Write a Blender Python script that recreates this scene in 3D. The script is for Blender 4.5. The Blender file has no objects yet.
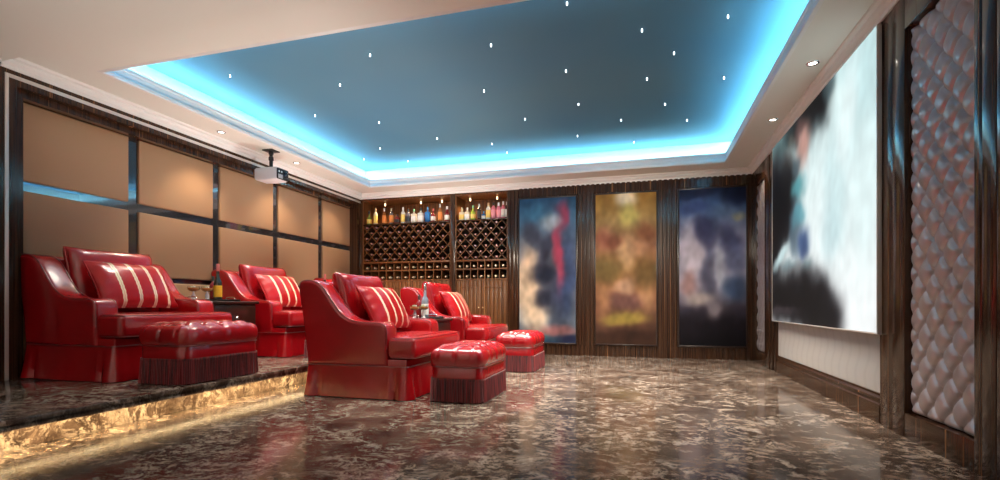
import bpy, bmesh, math, random
from mathutils import Vector, noise as mnoise
random.seed(7)
PI = math.pi
sc = bpy.context.scene
C = sc.collection

# ------------------------------------------------------------------ helpers
class MB:
    """collects geometry, then links it as one mesh object"""
    def __init__(s):
        s.v = []; s.f = []; s.m = []
    def add(s, vs, fs, mi=0):
        b = len(s.v)
        s.v += [tuple(p) for p in vs]
        s.f += [tuple(b + i for i in f) for f in fs]
        s.m += [mi] * len(fs)
    def box(s, x0, x1, y0, y1, z0, z1, mi=0):
        vs = [(x, y, z) for z in (z0, z1) for y in (y0, y1) for x in (x0, x1)]
        s.add(vs, [(0, 2, 3, 1), (4, 5, 7, 6), (0, 1, 5, 4), (2, 6, 7, 3), (0, 4, 6, 2), (1, 3, 7, 5)], mi)
    def bbox(s, x0, x1, y0, y1, z0, z1, r=.006, n=2, mi=0):
        """box with rounded edges"""
        bm = bmesh.new()
        bmesh.ops.create_cube(bm, size=1)
        for v in bm.verts:
            v.co = Vector(((x0 + x1) / 2 + v.co.x * (x1 - x0), (y0 + y1) / 2 + v.co.y * (y1 - y0), (z0 + z1) / 2 + v.co.z * (z1 - z0)))
        bmesh.ops.bevel(bm, geom=bm.edges[:], offset=r, segments=n, profile=.5, affect='EDGES')
        s.bm(bm, mi)
    def bm(s, bm, mi=0):
        bm.verts.index_update()
        s.add([v.co[:] for v in bm.verts], [[v.index for v in f.verts] for f in bm.faces], mi)
        bm.free()
    def grid(s, rows, mi=0, closed_u=False, cap0=False, cap1=False):
        n = len(rows[0]); vs = [p for r in rows for p in r]; fs = []
        for j in range(len(rows) - 1):
            for i in range(n if closed_u else n - 1):
                a = j * n + i; b = j * n + (i + 1) % n
                fs.append((a, b, b + n, a + n))
        if cap0: fs.append(tuple(reversed(range(n))))
        if cap1: fs.append(tuple(range((len(rows) - 1) * n, len(rows) * n)))
        s.add(vs, fs, mi)
    def lathe(s, prof, cx=0, cy=0, cz=0, n=20, mi=0, axis='z'):
        rows = []
        for r, h in prof:
            row = []
            for i in range(n):
                a = 2 * PI * i / n
                if axis == 'z': row.append((cx + r * math.cos(a), cy + r * math.sin(a), cz + h))
                elif axis == 'y': row.append((cx + r * math.cos(a), cy + h, cz - r * math.sin(a)))
                else: row.append((cx + h, cy + r * math.cos(a), cz + r * math.sin(a)))
            rows.append(row)
        s.grid(rows, mi, closed_u=True, cap0=prof[0][0] > 1e-5, cap1=prof[-1][0] > 1e-5)
    def tube(s, pts, r, n=8, mi=0, closed=False):
        pts = [Vector(p) for p in pts]; rows = []; N = len(pts)
        up = None
        for i, p in enumerate(pts):
            if closed: d = pts[(i + 1) % N] - pts[i - 1]
            else: d = pts[min(i + 1, N - 1)] - pts[max(i - 1, 0)]
            d.normalize()
            if up is None:
                up = Vector((0, 0, 1)) if abs(d.z) < .9 else Vector((1, 0, 0))
            sd = d.cross(up)
            if sd.length < 1e-6: sd = d.orthogonal()
            sd.normalize(); up = sd.cross(d).normalized()
            rows.append([tuple(p + sd * r * math.cos(2 * PI * k / n) + up * r * math.sin(2 * PI * k / n)) for k in range(n)])
        if closed: rows.append(rows[0])
        s.grid(rows, mi, closed_u=True, cap0=not closed, cap1=not closed)
    def slab(s, loop, w, r, fn, n=5, mi=0, crown=0, flat=False):
        """closed 2-D loop (ccw) extruded by w with rounded rims of radius r; fn(a, b, t) -> xyz"""
        rows = []
        def ring(ins, t): rows.append([fn(a, b, t) for a, b in inset(loop, ins)])
        if not flat: ring(r * 1.9, -crown); ring(r * 1.3, -crown * .6)
        for k in range(n + 1):
            a = k / n * PI / 2
            ring(r * (1 - math.sin(a)), r * (1 - math.cos(a)))
        for k in range(n + 1):
            a = (1 - k / n) * PI / 2
            ring(r * (1 - math.sin(a)), w - r * (1 - math.cos(a)))
        if not flat: ring(r * 1.3, w + crown * .6); ring(r * 1.9, w + crown)
        s.grid(rows, mi, closed_u=True, cap0=True, cap1=True)
    def build(s, name, mats, parent=None, smooth=True, angle=40):
        me = bpy.data.meshes.new(name)
        me.from_pydata(s.v, [], s.f)
        if not isinstance(mats, (list, tuple)): mats = [mats]
        for m in mats: me.materials.append(m)
        me.polygons.foreach_set('material_index', s.m)
        bm = bmesh.new(); bm.from_mesh(me)
        bmesh.ops.triangulate(bm, faces=[f for f in bm.faces if len(f.verts) > 8], ngon_method='EAR_CLIP')
        bmesh.ops.recalc_face_normals(bm, faces=bm.faces[:])
        if smooth:
            ca = math.radians(angle)
            for f in bm.faces: f.smooth = True
            for e in bm.edges:
                if len(e.link_faces) == 2 and e.calc_face_angle(0) > ca: e.smooth = False
        bm.to_mesh(me); bm.free()
        o = bpy.data.objects.new(name, me); C.objects.link(o)
        if parent is not None: o.parent = parent
        return o

def inset(loop, d):
    n = len(loop); out = []
    for i in range(n):
        p0 = loop[i - 1]; p = loop[i]; p1 = loop[(i + 1) % n]
        e0 = (p[0] - p0[0], p[1] - p0[1]); e1 = (p1[0] - p[0], p1[1] - p[1])
        l0 = math.hypot(*e0) or 1e-9; l1 = math.hypot(*e1) or 1e-9
        n0 = (-e0[1] / l0, e0[0] / l0); n1 = (-e1[1] / l1, e1[0] / l1)
        mx, my = n0[0] + n1[0], n0[1] + n1[1]; q = mx * mx + my * my
        k = 2 / max(q, .8)
        out.append((p[0] + mx * k * d, p[1] + my * k * d))
    return out

def rrect(x0, x1, y0, y1, r, n=6, seg=10):
    """rounded rectangle, ccw, with extra points along the sides"""
    out = []
    cs = [(x1 - r, y0 + r, -PI / 2), (x1 - r, y1 - r, 0), (x0 + r, y1 - r, PI / 2), (x0 + r, y0 + r, PI)]
    for k, (cx, cy, a0) in enumerate(cs):
        for i in range(n + 1):
            a = a0 + i / n * PI / 2
            out.append((cx + r * math.cos(a), cy + r * math.sin(a)))
        nx = cs[(k + 1) % 4]; a = nx[2]
        q = (nx[0] + r * math.cos(a), nx[1] + r * math.sin(a)); p = out[-1]
        for i in range(1, seg):
            t = i / seg
            out.append((p[0] + (q[0] - p[0]) * t, p[1] + (q[1] - p[1]) * t))
    return out

def smooth_path(pts, k=4):
    """Catmull-Rom through 2-D points"""
    out = []
    n = len(pts)
    for i in range(n - 1):
        p0 = pts[max(i - 1, 0)]; p1 = pts[i]; p2 = pts[i + 1]; p3 = pts[min(i + 2, n - 1)]
        for j in range(k):
            t = j / k
            out.append(tuple(.5 * (2 * b + (c - a) * t + (2 * a - 5 * b + 4 * c - d) * t * t + (3 * b - a - 3 * c + d) * t ** 3)
                             for a, b, c, d in zip(p0, p1, p2, p3)))
    out.append(tuple(pts[-1]))
    return out

def tag(o, label=None, cat=None, group=None, kind=None):
    if label: o['label'] = label
    if cat: o['category'] = cat
    if group: o['group'] = group
    if kind: o['kind'] = kind
    return o
def empty(name, loc=(0, 0, 0), rz=0):
    o = bpy.data.objects.new(name, None); C.objects.link(o)
    o.location = loc; o.rotation_euler = (0, 0, rz); o.empty_display_size = .1
    return o
def copy_tree(o, parent=None):
    c = o.copy(); C.objects.link(c)
    if parent is not None: c.parent = parent
    for ch in [x for x in bpy.data.objects if x.parent == o]:
        copy_tree(ch, c)
    return c
def struct(o): o['kind'] = 'structure'; return o

# ------------------------------------------------------------------ materials
def mat(name, col=(.5, .5, .5), rough=.5, metal=0, coat=0, spec=.5, emit=None, estr=0, trans=0, ior=1.45, sheen=0):
    m = bpy.data.materials.new(name); m.use_nodes = True
    b = m.node_tree.nodes['Principled BSDF']; I = b.inputs
    I['Base Color'].default_value = (*col, 1); I['Roughness'].default_value = rough; I['Metallic'].default_value = metal
    I['Coat Weight'].default_value = coat; I['Coat Roughness'].default_value = .12; I['Specular IOR Level'].default_value = spec
    I['Transmission Weight'].default_value = trans; I['IOR'].default_value = ior; I['Sheen Weight'].default_value = sheen
    if emit: I['Emission Color'].default_value = (*emit, 1); I['Emission Strength'].default_value = estr
    return m
class N:
    """small node-building helper"""
    def __init__(s, m): s.m = m; s.t = m.node_tree; s.b = s.t.nodes['Principled BSDF']
    def n(s, typ, **kw):
        o = s.t.nodes.new(typ)
        for k, v in kw.items(): setattr(o, k, v)
        return o
    def l(s, a, b): s.t.links.new(a, b)
    def coord(s, scale=(1, 1, 1)):
        tc = s.n('ShaderNodeTexCoord'); mp = s.n('ShaderNodeMapping'); mp.inputs['Scale'].default_value = scale
        s.l(tc.outputs['Object'], mp.inputs['Vector']); return mp.outputs['Vector']
    def noise(s, vec, scale=5, detail=4, rough=.55, dist=0):
        o = s.n('ShaderNodeTexNoise'); o.inputs['Scale'].default_value = scale; o.inputs['Detail'].default_value = detail
        o.inputs['Roughness'].default_value = rough; o.inputs['Distortion'].default_value = dist
        s.l(vec, o.inputs['Vector']); return o.outputs['Fac']
    def ramp(s, fac, stops):
        o = s.n('ShaderNodeValToRGB'); e = o.color_ramp.elements
        while len(e) < len(stops): e.new(.5)
        for k, (p, c) in enumerate(stops): e[k].position = p; e[k].color = (*c, 1)
        s.l(fac, o.inputs['Fac']); return o.outputs['Color']
    def math(s, op, a, b=None, clamp=False):
        o = s.n('ShaderNodeMath', operation=op); o.use_clamp = clamp
        for i, v in enumerate((a, b)):
            if v is None: continue
            if isinstance(v, (int, float)): o.inputs[i].default_value = v
            else: s.l(v, o.inputs[i])
        return o.outputs[0]
    def mix(s, fac, a, b, blend='MIX'):
        o = s.n('ShaderNodeMix', data_type='RGBA', blend_type=blend)
        for sock, v in ((o.inputs[0], fac), (o.inputs[6], a), (o.inputs[7], b)):
            if isinstance(v, (int, float)): sock.default_value = v
            elif isinstance(v, tuple): sock.default_value = (*v, 1)
            else: s.l(v, sock)
        return o.outputs[2]
    def bump(s, h, strength=.2, dist=.01):
        o = s.n('ShaderNodeBump'); o.inputs['Strength'].default_value = strength; o.inputs['Distance'].default_value = dist
        s.l(h, o.inputs['Height']); s.l(o.outputs['Normal'], s.b.inputs['Normal'])
    def base(s, c): s.l(c, s.b.inputs['Base Color'])
    def rough(s, c): s.l(c, s.b.inputs['Roughness'])

def leather(name, col, rough=.3, coat=.35, bump=.12):
    m = mat(name, col, rough, coat=coat, spec=1.0); n = N(m)
    v = n.coord()
    big = n.noise(v, 6, 3)
    n.base(n.mix(big, tuple(c * .75 for c in col), tuple(min(1, c * 1.2) for c in col)))
    g = n.noise(v, 260, 2, .6); w = n.noise(v, 14, 3, .5)
    n.bump(n.math('ADD', n.math('MULTIPLY', g, .25), n.math('MULTIPLY', w, 2.0)), bump, .006)
    return m
RED = leather('red_leather', (.36, .0022, .006), .26, .35)
RED_DARK = leather('red_leather_piping', (.24, .003, .007), .35, .3)
FRINGE = mat('fringe_yarn', (.22, .012, .016), .55, sheen=.4)
n = N(FRINGE); v = n.coord((70, 70, 1.5)); n.base(n.ramp(n.noise(v, 1, 2), [(.38, (.045, .004, .006)), (.62, (.30, .022, .025))]))

def wood(name, dark, mid, light, rough=.16, sx=26, coat=.3):
    m = mat(name, mid, rough, coat=coat, spec=.35); n = N(m)
    a = n.noise(n.coord((sx, sx, .25)), 1, 3, .55, .15)
    b = n.noise(n.coord((sx * 5, sx * 5, .6)), 1, 2, .6)
    f = n.math('ADD', n.math('MULTIPLY', a, .75), n.math('MULTIPLY', b, .25))
    n.base(n.ramp(f, [(.30, dark), (.47, mid), (.53, dark), (.60, mid), (.68, light), (.74, mid)]))
    n.b.inputs['Coat Roughness'].default_value = .08
    return m
WOOD = wood('ebony_wood', (.018, .009, .006), (.060, .026, .012), (.30, .135, .050), rough=.17)
WOOD_WARM = wood('warm_walnut', (.060, .022, .007), (.19, .073, .022), (.38, .165, .052), rough=.42, coat=.05)
WOOD_DARK = mat('dark_wood_and_rack_shade', (.022, .010, .006), .3, coat=.2)
def marble():
    m = mat('brown_marble', (.1, .06, .04), .11, spec=.5); n = N(m)
    v = n.coord((1, 1, 1))
    warp = n.n('ShaderNodeTexNoise'); warp.inputs['Scale'].default_value = 4.0; warp.inputs['Detail'].default_value = 6
    n.l(v, warp.inputs['Vector'])
    vm = n.n('ShaderNodeVectorMath', operation='MULTIPLY_ADD'); vm.inputs[1].default_value = (.22, .22, .22)
    n.l(warp.outputs['Color'], vm.inputs[0]); n.l(v, vm.inputs[2])
    vv = vm.outputs[0]
    st = n.n('ShaderNodeVectorMath', operation='MULTIPLY'); st.inputs[1].default_value = (1, 1.2, 1); n.l(vv, st.inputs[0]); sv = st.outputs[0]
    big = n.noise(sv, 3.2, 12, .76, .3)
    fine = n.noise(sv, 15, 12, .80, .15)
    tone = n.ramp(big, [(.30, (.015, .009, .007)), (.44, (.040, .025, .018)), (.54, (.092, .062, .046)), (.66, (.20, .143, .106))])
    flake = n.ramp(fine, [(.485, (0, 0, 0)), (.535, (.65, .65, .65)), (.63, (1, 1, 1))])
    gate = n.ramp(n.noise(sv, 2.6, 10, .74, .5), [(.44, (.10, .10, .10)), (.56, (1, 1, 1))])
    col = n.mix(n.math('MULTIPLY', flake, n.math('MULTIPLY', gate, .85)), tone, (.46, .38, .31))
    # tile joints
    sep = n.n('ShaderNodeSeparateXYZ'); n.l(v, sep.inputs[0])
    js = []
    for ax, off in (('X', .42), ('Y', .10)):
        t = n.math('FRACT', n.math('MULTIPLY', n.math('ADD', sep.outputs[ax], 20 + off), 1 / .9))
        js.append(n.math('LESS_THAN', n.math('ABSOLUTE', n.math('SUBTRACT', t, .5)), .0022))
    j = n.math('MAXIMUM', js[0], js[1])
    n.base(n.mix(n.math('MULTIPLY', j, .6), col, (.03, .02, .015)))
    return m
MARBLE = marble()
WHITE = mat('white_plaster', (.78, .79, .725), .55)
LIPW = mat('white_moulding', (.80, .82, .81), .45)
TRAY = mat('starry_ceiling_paint', (.20, .27, .32), .75)
n = N(TRAY); n.base(n.mix(n.noise(n.coord((.5, .5, .5)), 1.2, 2), (.045, .175, .31), (.105, .215, .265)))
PAD = mat('tan_leather_panel', (.40, .235, .125), .5); n = N(PAD)
n.bump(n.noise(n.coord(), 180, 2), .06, .003)
BLACKGLASS = mat('black_mirror', (.035, .037, .042), .03, spec=.9, coat=1)
BLACKGLASS.node_tree.nodes['Principled BSDF'].inputs['Metallic'].default_value = .75
BLACKGLASS.node_tree.nodes['Principled BSDF'].inputs['Base Color'].default_value = (.10, .105, .12, 1)
CHROME = mat('chrome', (.80, .80, .82), .12, 1)
SATIN = mat('satin_champagne_metal', (.72, .69, .66), .28, .45)
TUFT = mat('silver_satin_leather', (.47, .41, .41), .32, .5, coat=.1)
n = N(TUFT); n.bump(n.noise(n.coord(), 120, 2), .08, .003)
FABRIC = mat('pale_damask_wallcovering', (.50, .47, .44), .8); n = N(FABRIC)
v = n.coord((1, 1, 1)); sp = n.n('ShaderNodeSeparateXYZ'); n.l(v, sp.inputs[0])
wv = n.math('SINE', n.math('ADD', n.math('MULTIPLY', sp.outputs['Y'], 38), n.math('MULTIPLY', n.math('SINE', n.math('MULTIPLY', sp.outputs['Z'], 17)), 1.6)))
n.base(n.ramp(n.math('ADD', n.math('MULTIPLY', wv, .5), .5), [(.2, (.42, .395, .37)), (.75, (.415, .39, .365)), (.95, (.395, .37, .345))]))
BLACK = mat('black_plastic', (.015, .015, .017), .35)
PROJ = mat('pale_grey_plastic', (.62, .62, .65), .35)
LENS = mat('dark_lens_glass', (.02, .03, .05), .05, coat=1)
GREYM = mat('grey_plastic', (.35, .36, .38), .4)
def emis(name, col, s): return mat(name, (0, 0, 0), .5, emit=col, estr=s)
LED_CYAN = emis('cyan_led', (.32, .77, 1.0), 62)
LED_WARM = emis('warm_led', (1.0, .72, .36), 210)
STAR = emis('star_fibre', (.95, .98, 1), 6)
BULB = emis('downlight_lens', (1, .93, .82), 9)
NICHE = emis('niche_puck_lens', (1, .70, .38), 4)

def stripes():
    m = mat('striped_red_leather', (.5, .01, .015), .30, coat=.15); n = N(m)
    tc = n.n('ShaderNodeTexCoord'); sp = n.n('ShaderNodeSeparateXYZ'); n.l(tc.outputs['Object'], sp.inputs[0])
    wob = n.math('MULTIPLY', n.math('SINE', n.math('MULTIPLY', sp.outputs['Z'], 150)), .0016)
    y = n.math('ADD', sp.outputs['Y'], wob)
    fac = None; line = None
    for yy in (-.185, -.04, .105, .25):
        d = n.math('ABSOLUTE', n.math('SUBTRACT', y, yy))
        a = n.math('LESS_THAN', d, .016); b = n.math('LESS_THAN', d, .0022)
        fac = a if fac is None else n.math('MAXIMUM', fac, a); line = b if line is None else n.math('MAXIMUM', line, b)
    w = n.noise(n.coord(), 12, 3)
    red = n.mix(w, (.32, .0022, .005), (.46, .006, .010))
    cream = n.mix(n.math('MULTIPLY', line, .7), (.85, .74, .52), (.45, .25, .12))
    n.base(n.mix(fac, red, cream))
    n.bump(n.math('ADD', n.math('MULTIPLY', fac, 1.0), n.math('MULTIPLY', n.noise(n.coord(), 16, 3), 2)), .15, .006)
    return m
STRIPE = stripes()

def glassy(name, col, rough=.05, trans=.8):
    return mat(name, col, rough, trans=trans, coat=.5)
G_DARK = mat('dark_bottle_glass', (.018, .020, .016), .08, coat=1)
G_WINE = mat('black_wine_glass', (.022, .010, .012), .12, coat=.6)
G_RED = mat('red_bottle_glass', (.22, .012, .014), .08, coat=1)
G_GREEN = mat('green_bottle_glass', (.10, .16, .015), .08, coat=1)
G_LIME = mat('lime_bottle_glass', (.42, .55, .05), .1, coat=1)
G_AMBER = mat('amber_bottle_glass', (.32, .11, .025), .08, coat=1)
G_BLUE = mat('blue_bottle_glass', (.02, .13, .36), .08, coat=1)
G_PINK = mat('pink_bottle_glass', (.75, .22, .30), .1, coat=1)
G_PALE = mat('pale_bottle_glass', (.66, .66, .62), .1, coat=1)
G_CLEAR = mat('clear_glass', (.95, .96, .97), .02, trans=1, ior=1.12)
G_SILVER = mat('silvery_clear_bottle_glass', (.36, .42, .50), .08, .4, coat=1)
G_SMOKE = mat('smoky_bottle_glass', (.16, .13, .13), .1, coat=1)
G_CREAM = mat('cream_bottle_glass', (.78, .68, .50), .15, coat=.6)
L_WHITE = mat('white_label', (.82, .80, .75), .5)
L_AMBER = mat('golden_label', (.80, .42, .03), .4)
L_YELLOW = mat('yellow_label', (.85, .62, .15), .5)
L_ORANGE = mat('orange_label', (.75, .26, .06), .5)
L_DARK = mat('black_label', (.03, .03, .035), .4)
L_PINK = mat('pink_label', (.85, .35, .40), .5)
FOIL_RED = mat('red_foil', (.50, .13, .11), .3, .3)
FOIL_OLD = mat('dusky_pink_foil', (.46, .27, .26), .28, .5)
FOIL_DK = mat('dark_red_foil', (.30, .075, .07), .35, .3)
FOIL_GOLD = mat('gold_foil', (.62, .47, .28), .3, .5)
FOIL_WHITE = mat('white_cap', (.85, .84, .82), .4)
FOIL_BLACK = mat('black_cap', (.03, .03, .03), .35)
FOIL_BLUE = mat('blue_cap', (.05, .25, .5), .35)
FOIL_GREEN = mat('green_cap', (.2, .5, .25), .35)
DRINK = mat('amber_drink', (.80, .40, .12), .08, coat=.5)
OLIVE = mat('green_garnish', (.42, .55, .32), .4)
STEM = mat('frosted_white_glass', (.88, .86, .84), .2, coat=.5)

# ------------------------------------------------------------------ dimensions
WL, WR, WB = -4.83, 1.525, 7.90        # face planes of left, right and back walls
SOF, LIP, TOP = 2.76, 2.89, 3.10       # soffit, cove lip and upper ceiling heights
TX0, TX1, TY0, TY1 = -4.39, 1.11, 3.13, 7.47   # opening of the ceiling tray
CV = .20                               # depth of the cove behind its lip
YN = -1.2                              # wall behind the viewer
PZ = .20                               # platform height

# ------------------------------------------------------------------ floor, platform
b = MB(); b.box(-5.2, 1.9, YN - .1, 8.6, -.1, 0)
struct(b.build('floor', MARBLE, smooth=False))
b = MB()
b.box(-5.1, -3.34, YN, 8.0, 0, PZ - .045)                 # lower riser
b.bbox(-5.1, -3.17, YN, 8.0, PZ - .045, PZ, .006, 2)      # slab with overhanging nosing
b.box(-3.188, -3.170, YN, 8.0, PZ - .060, PZ - .03)       # dropped front lip that hides the light strip
o = struct(b.build('raised_platform', MARBLE)); o['label'] = 'raised marble seating platform with lit step edge'
b = MB(); b.box(-3.199, -3.190, YN + .05, 7.86, PZ - .050, PZ - .0455)
tag(b.build('led_strip', LED_WARM, smooth=False), 'warm light strip tucked under the nosing of the marble platform step', 'light strip')

# ------------------------------------------------------------------ ceiling
b = MB()
b.box(-5.2, TX0 - CV, 2.69, 8.6, SOF, SOF + .04); b.box(TX1 + CV, 1.9, 2.69, 8.6, SOF, SOF + .04)
b.box(TX0 - CV, TX1 + CV, TY1 + CV, 8.6, SOF, SOF + .04); b.box(TX0 - CV, TX1 + CV, 2.69, TY0 - CV, SOF, SOF + .04)
# cove ledges
b.box(TX0 - CV, TX0, TY0 - CV, TY1 + CV, SOF, SOF + .03); b.box(TX1, TX1 + CV, TY0 - CV, TY1 + CV, SOF, SOF + .03)
b.box(TX0, TX1, TY1, TY1 + CV, SOF, SOF + .03); b.box(TX0, TX1, TY0 - CV, TY0, SOF, SOF + .03)
# cove walls
t = .05
b.box(TX0 - CV - t, TX0 - CV, TY0 - CV - t, TY1 + CV + t, SOF + .01, TOP); b.box(TX1 + CV, TX1 + CV + t, TY0 - CV - t, TY1 + CV + t, SOF + .01, TOP)
b.box(TX0 - CV, TX1 + CV, TY1 + CV, TY1 + CV + t, SOF + .01, TOP); b.box(TX0 - CV, TX1 + CV, TY0 - CV - t, TY0 - CV, SOF + .01, TOP)
struct(b.build('ceiling', WHITE, smooth=False))
b = MB(); b.box(TX0 - CV - .1, TX1 + CV + .1, TY0 - CV - .1, TY1 + CV + .1, TOP, TOP + .05)
struct(b.build('ceiling_tray', TRAY, smooth=False))
b = MB(); b.box(-5.2, 1.9, YN - .1, 2.69, 2.70, 2.90)
struct(b.build('ceiling_beam', WHITE, smooth=False))

def ring_sweep(prof, x0, x1, y0, y1, sgn):
    """profile (p, z) swept round a rectangle; p is measured inwards (sgn=1) or outwards (-1)"""
    rows = []
    for sx, sy in ((0, 0), (1, 0), (1, 1), (0, 1), (0, 0)):
        rows.append([((x1 - sgn * p) if sx else (x0 + sgn * p), (y1 - sgn * p) if sy else (y0 + sgn * p), z) for p, z in prof])
    m = MB(); m.grid(rows, closed_u=True); return m
# the moulded lip of the cove (faces the tray)
prof = [(0, SOF - .005), (.012, SOF - .005), (.016, SOF + .0), (.016, SOF + .03), (.008, SOF + .04), (.008, SOF + .046), (0, SOF + .052), (0, LIP - .035), (.006, LIP - .03), (.006, LIP), (-.02, LIP), (-.02, SOF - .0)]
struct(ring_sweep(prof, TX0, TX1, TY0, TY1, 1).build('trim_1', LIPW, angle=25))
# cornice along left, back and right walls
prof = [(0, 2.668), (.014, 2.668), (.018, 2.682), (.018, 2.694), (.030, 2.700), (.045, 2.712), (.052, 2.728), (.052, 2.734), (.075, 2.742), (.080, 2.752), (.080, SOF), (0, SOF)]
b = MB()
rows = [[(WL + p, 2.69, z) for p, z in prof], [(WL + p, WB - p, z) for p, z in prof], [(WR - p, WB - p, z) for p, z in prof], [(WR - p, 2.69, z) for p, z in prof]]
b.grid(rows, closed_u=True)
struct(b.build('trim_2', LIPW, angle=25))
b = MB(); b.grid([[(WR - p, 2.69, z - .06) for p, z in prof], [(WR - p, YN, z - .06) for p, z in prof]], closed_u=True, cap0=True)
b.grid([[(WL + p, 2.66, z - .06) for p, z in prof], [(WL + p, YN, z - .06) for p, z in prof]], closed_u=True, cap0=True)
struct(b.build('trim_3', LIPW, angle=25))
# cyan light strips inside the cove
zc = SOF + .085
for (x0, x1, y0, y1), w in (((TX0 - .17, TX0 - .13, TY0 - .13, TY1 + .13), 'left side of the room'), ((TX1 + .13, TX1 + .17, TY0 - .13, TY1 + .13), 'screen side of the room'),
                        ((TX0 - .12, TX1 + .12, TY1 + .13, TY1 + .17), 'back wall'), ((TX0 - .12, TX1 + .12, TY0 - .17, TY0 - .13), 'near edge of the tray')):
    b = MB(); b.box(x0, x1, y0, y1, zc, zc + .012)
    tag(b.build('led_strip', LED_CYAN, smooth=False), 'glowing cyan light strip in the ceiling cove along the ' + w, 'light strip', 'cyan cove light strips')

# ------------------------------------------------------------------ ceiling lights
def lamp(name, kind, loc, energy, col, size=1.5, blend=.6, radius=.03, rot=(0, 0, 0)):
    l = bpy.data.lights.new(name, kind); l.energy = energy; l.color = col
    l.shadow_soft_size = radius
    if kind == 'SPOT': l.spot_size = size; l.spot_blend = blend
    o = bpy.data.objects.new(name, l); C.objects.link(o); o.location = loc; o.rotation_euler = rot
    return o
WARM = (1.0, .80, .58)
proto = None
def downlight(x, y, z, label, power, size=1.7, tilt=(0, 0, 0), col=WARM):
    global proto
    if proto is None:
        proto = empty('ceiling_downlight')
        m = MB(); m.lathe([(.030, -.001), (.032, -.006), (.046, -.005), (.050, -.001), (.050, 0), (.030, 0)], n=28)
        m.build('bezel', CHROME, proto)
        m = MB(); m.lathe([(.0, -.003), (.020, -.0028), (.0305, -.001), (.0305, 0)], n=24)
        m.build('lens', BULB, proto)
        r = proto
    else: r = copy_tree(proto)
    r.location = (x, y, z); tag(r, label, 'ceiling light', 'recessed ceiling downlights')
    lamp('soffit_spot', 'SPOT', (x, y, z - .02), power, col, size, .7, .03, tilt)
downlight(-4.60, 4.60, SOF, 'round recessed downlight in the left soffit, before the projector', 55)
downlight(-4.60, 5.89, SOF, 'round recessed downlight in the left soffit, just past the projector', 55)
downlight(1.335, 4.60, SOF, 'round recessed downlight in the right soffit nearer the tufted panel', 30)
downlight(1.335, 5.89, SOF, 'round recessed downlight in the right soffit nearer the back wall', 30)
# extra spots added at the far end of the soffits, no fixtures there
for x, y, e in ((-4.6, 7.18, 40), (1.335, 7.18, 25)):
    lamp('soffit_spot', 'SPOT', (x, y, SOF - .03), e, WARM, 1.7, .7, .03)
def aim(a, b_): return (Vector(b_) - Vector(a)).to_track_quat('-Z', 'Y').to_euler()
# unseen fill spots added to brighten the posters and wine cabinets
for a, t_, e in (((-.45, .9, 2.5), (-.3, 7.9, 1.3), 900), ((-2.75, 2.2, 2.6), (-3.4, 7.9, 1.4), 900)):
    lamp('back_wall_fill', 'SPOT', a, e, (1, .86, .70), .62, .8, .30, aim(a, t_))
for x in (-3.2, .2): lamp('front_wall_fill', 'SPOT', (x, .6, 2.6), 190, (1, .90, .84), 1.6, .8, .1, aim((x, .6, 2.6), (x, -1.2, 1.3)))  # unseen fill added on the front wall so the leather reflects it
# unseen upward fill added for the ceiling, behind lower chairs and near the viewer
for x, y, z, e in ((-3.14, 4.35, .75, 130), (-3.14, 6.3, .75, 130), (-2.5, .6, 1.7, 85), (.6, .6, 1.7, 20)):
    lamp('ceiling_fill', 'SPOT', (x, y, z), e, (1, .92, .83) if y > 2 else (1, .93, .92), 2.6, .6, .12, (PI, 0, 0))


STARS = [(-3.972, 4.081), (-2.403, 4.092), (-1.283, 4.227), (-3.03, 4.56), (-3.814, 5.219), (-3.185, 5.639), (-3.696, 6.574), (-4.217, 6.998), (-2.72, 6.396), (-3.598, 7.287), (-.549, 3.8), (0.0, 4.342), (.658, 4.32), (-.717, 4.895), (.281, 4.816), (-1.629, 5.109), (.049, 5.292), (.797, 5.481), (-.699, 5.746), (.253, 6.016), (-1.39, 6.026), (-.251, 6.384), (.538, 6.608), (-.843, 6.823), (-2.058, 6.827), (-.111, 7.30), (-1.958, 7.28)]
ORD = ['first', 'second', 'third', 'fourth', 'fifth', 'sixth', 'seventh', 'eighth', 'ninth', 'tenth', 'eleventh']
bands = [(6.9, 9, 'rearmost row by the back wall'), (6.3, 6.9, 'second row from the back wall'), (5.6, 6.3, 'third row from the back wall'),
         (4.85, 5.6, 'fourth row from the back wall'), (4.2, 4.85, 'fifth row from the back wall'), (3, 4.2, 'row nearest the viewer')]
star0 = None
for lo, hi, nm in bands:
    row = sorted(s for s in STARS if lo <= s[1] < hi)
    for k, (x, y) in enumerate(row):
        if star0 is None:
            m = MB(); m.lathe([(0, -.025), (.004, -.024), (.0054, -.020), (.0054, 0)], n=12)
            o = star0 = m.build('star_light', STAR)
        else:
            o = star0.copy(); C.objects.link(o)
        o.location = (x, y, TOP)
        tag(o, 'white ceiling star light, %s from left in the %s' % (ORD[k], nm), 'star light', 'star lights on the blue ceiling')
        lamp('star_fill', 'SPOT', (max(x, -3.85), min(y, 6.8), TOP - .045), 165, (1, .90, .78), 1.5, .8, .12)  # room fill spot added near each star to light the seats

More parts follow.
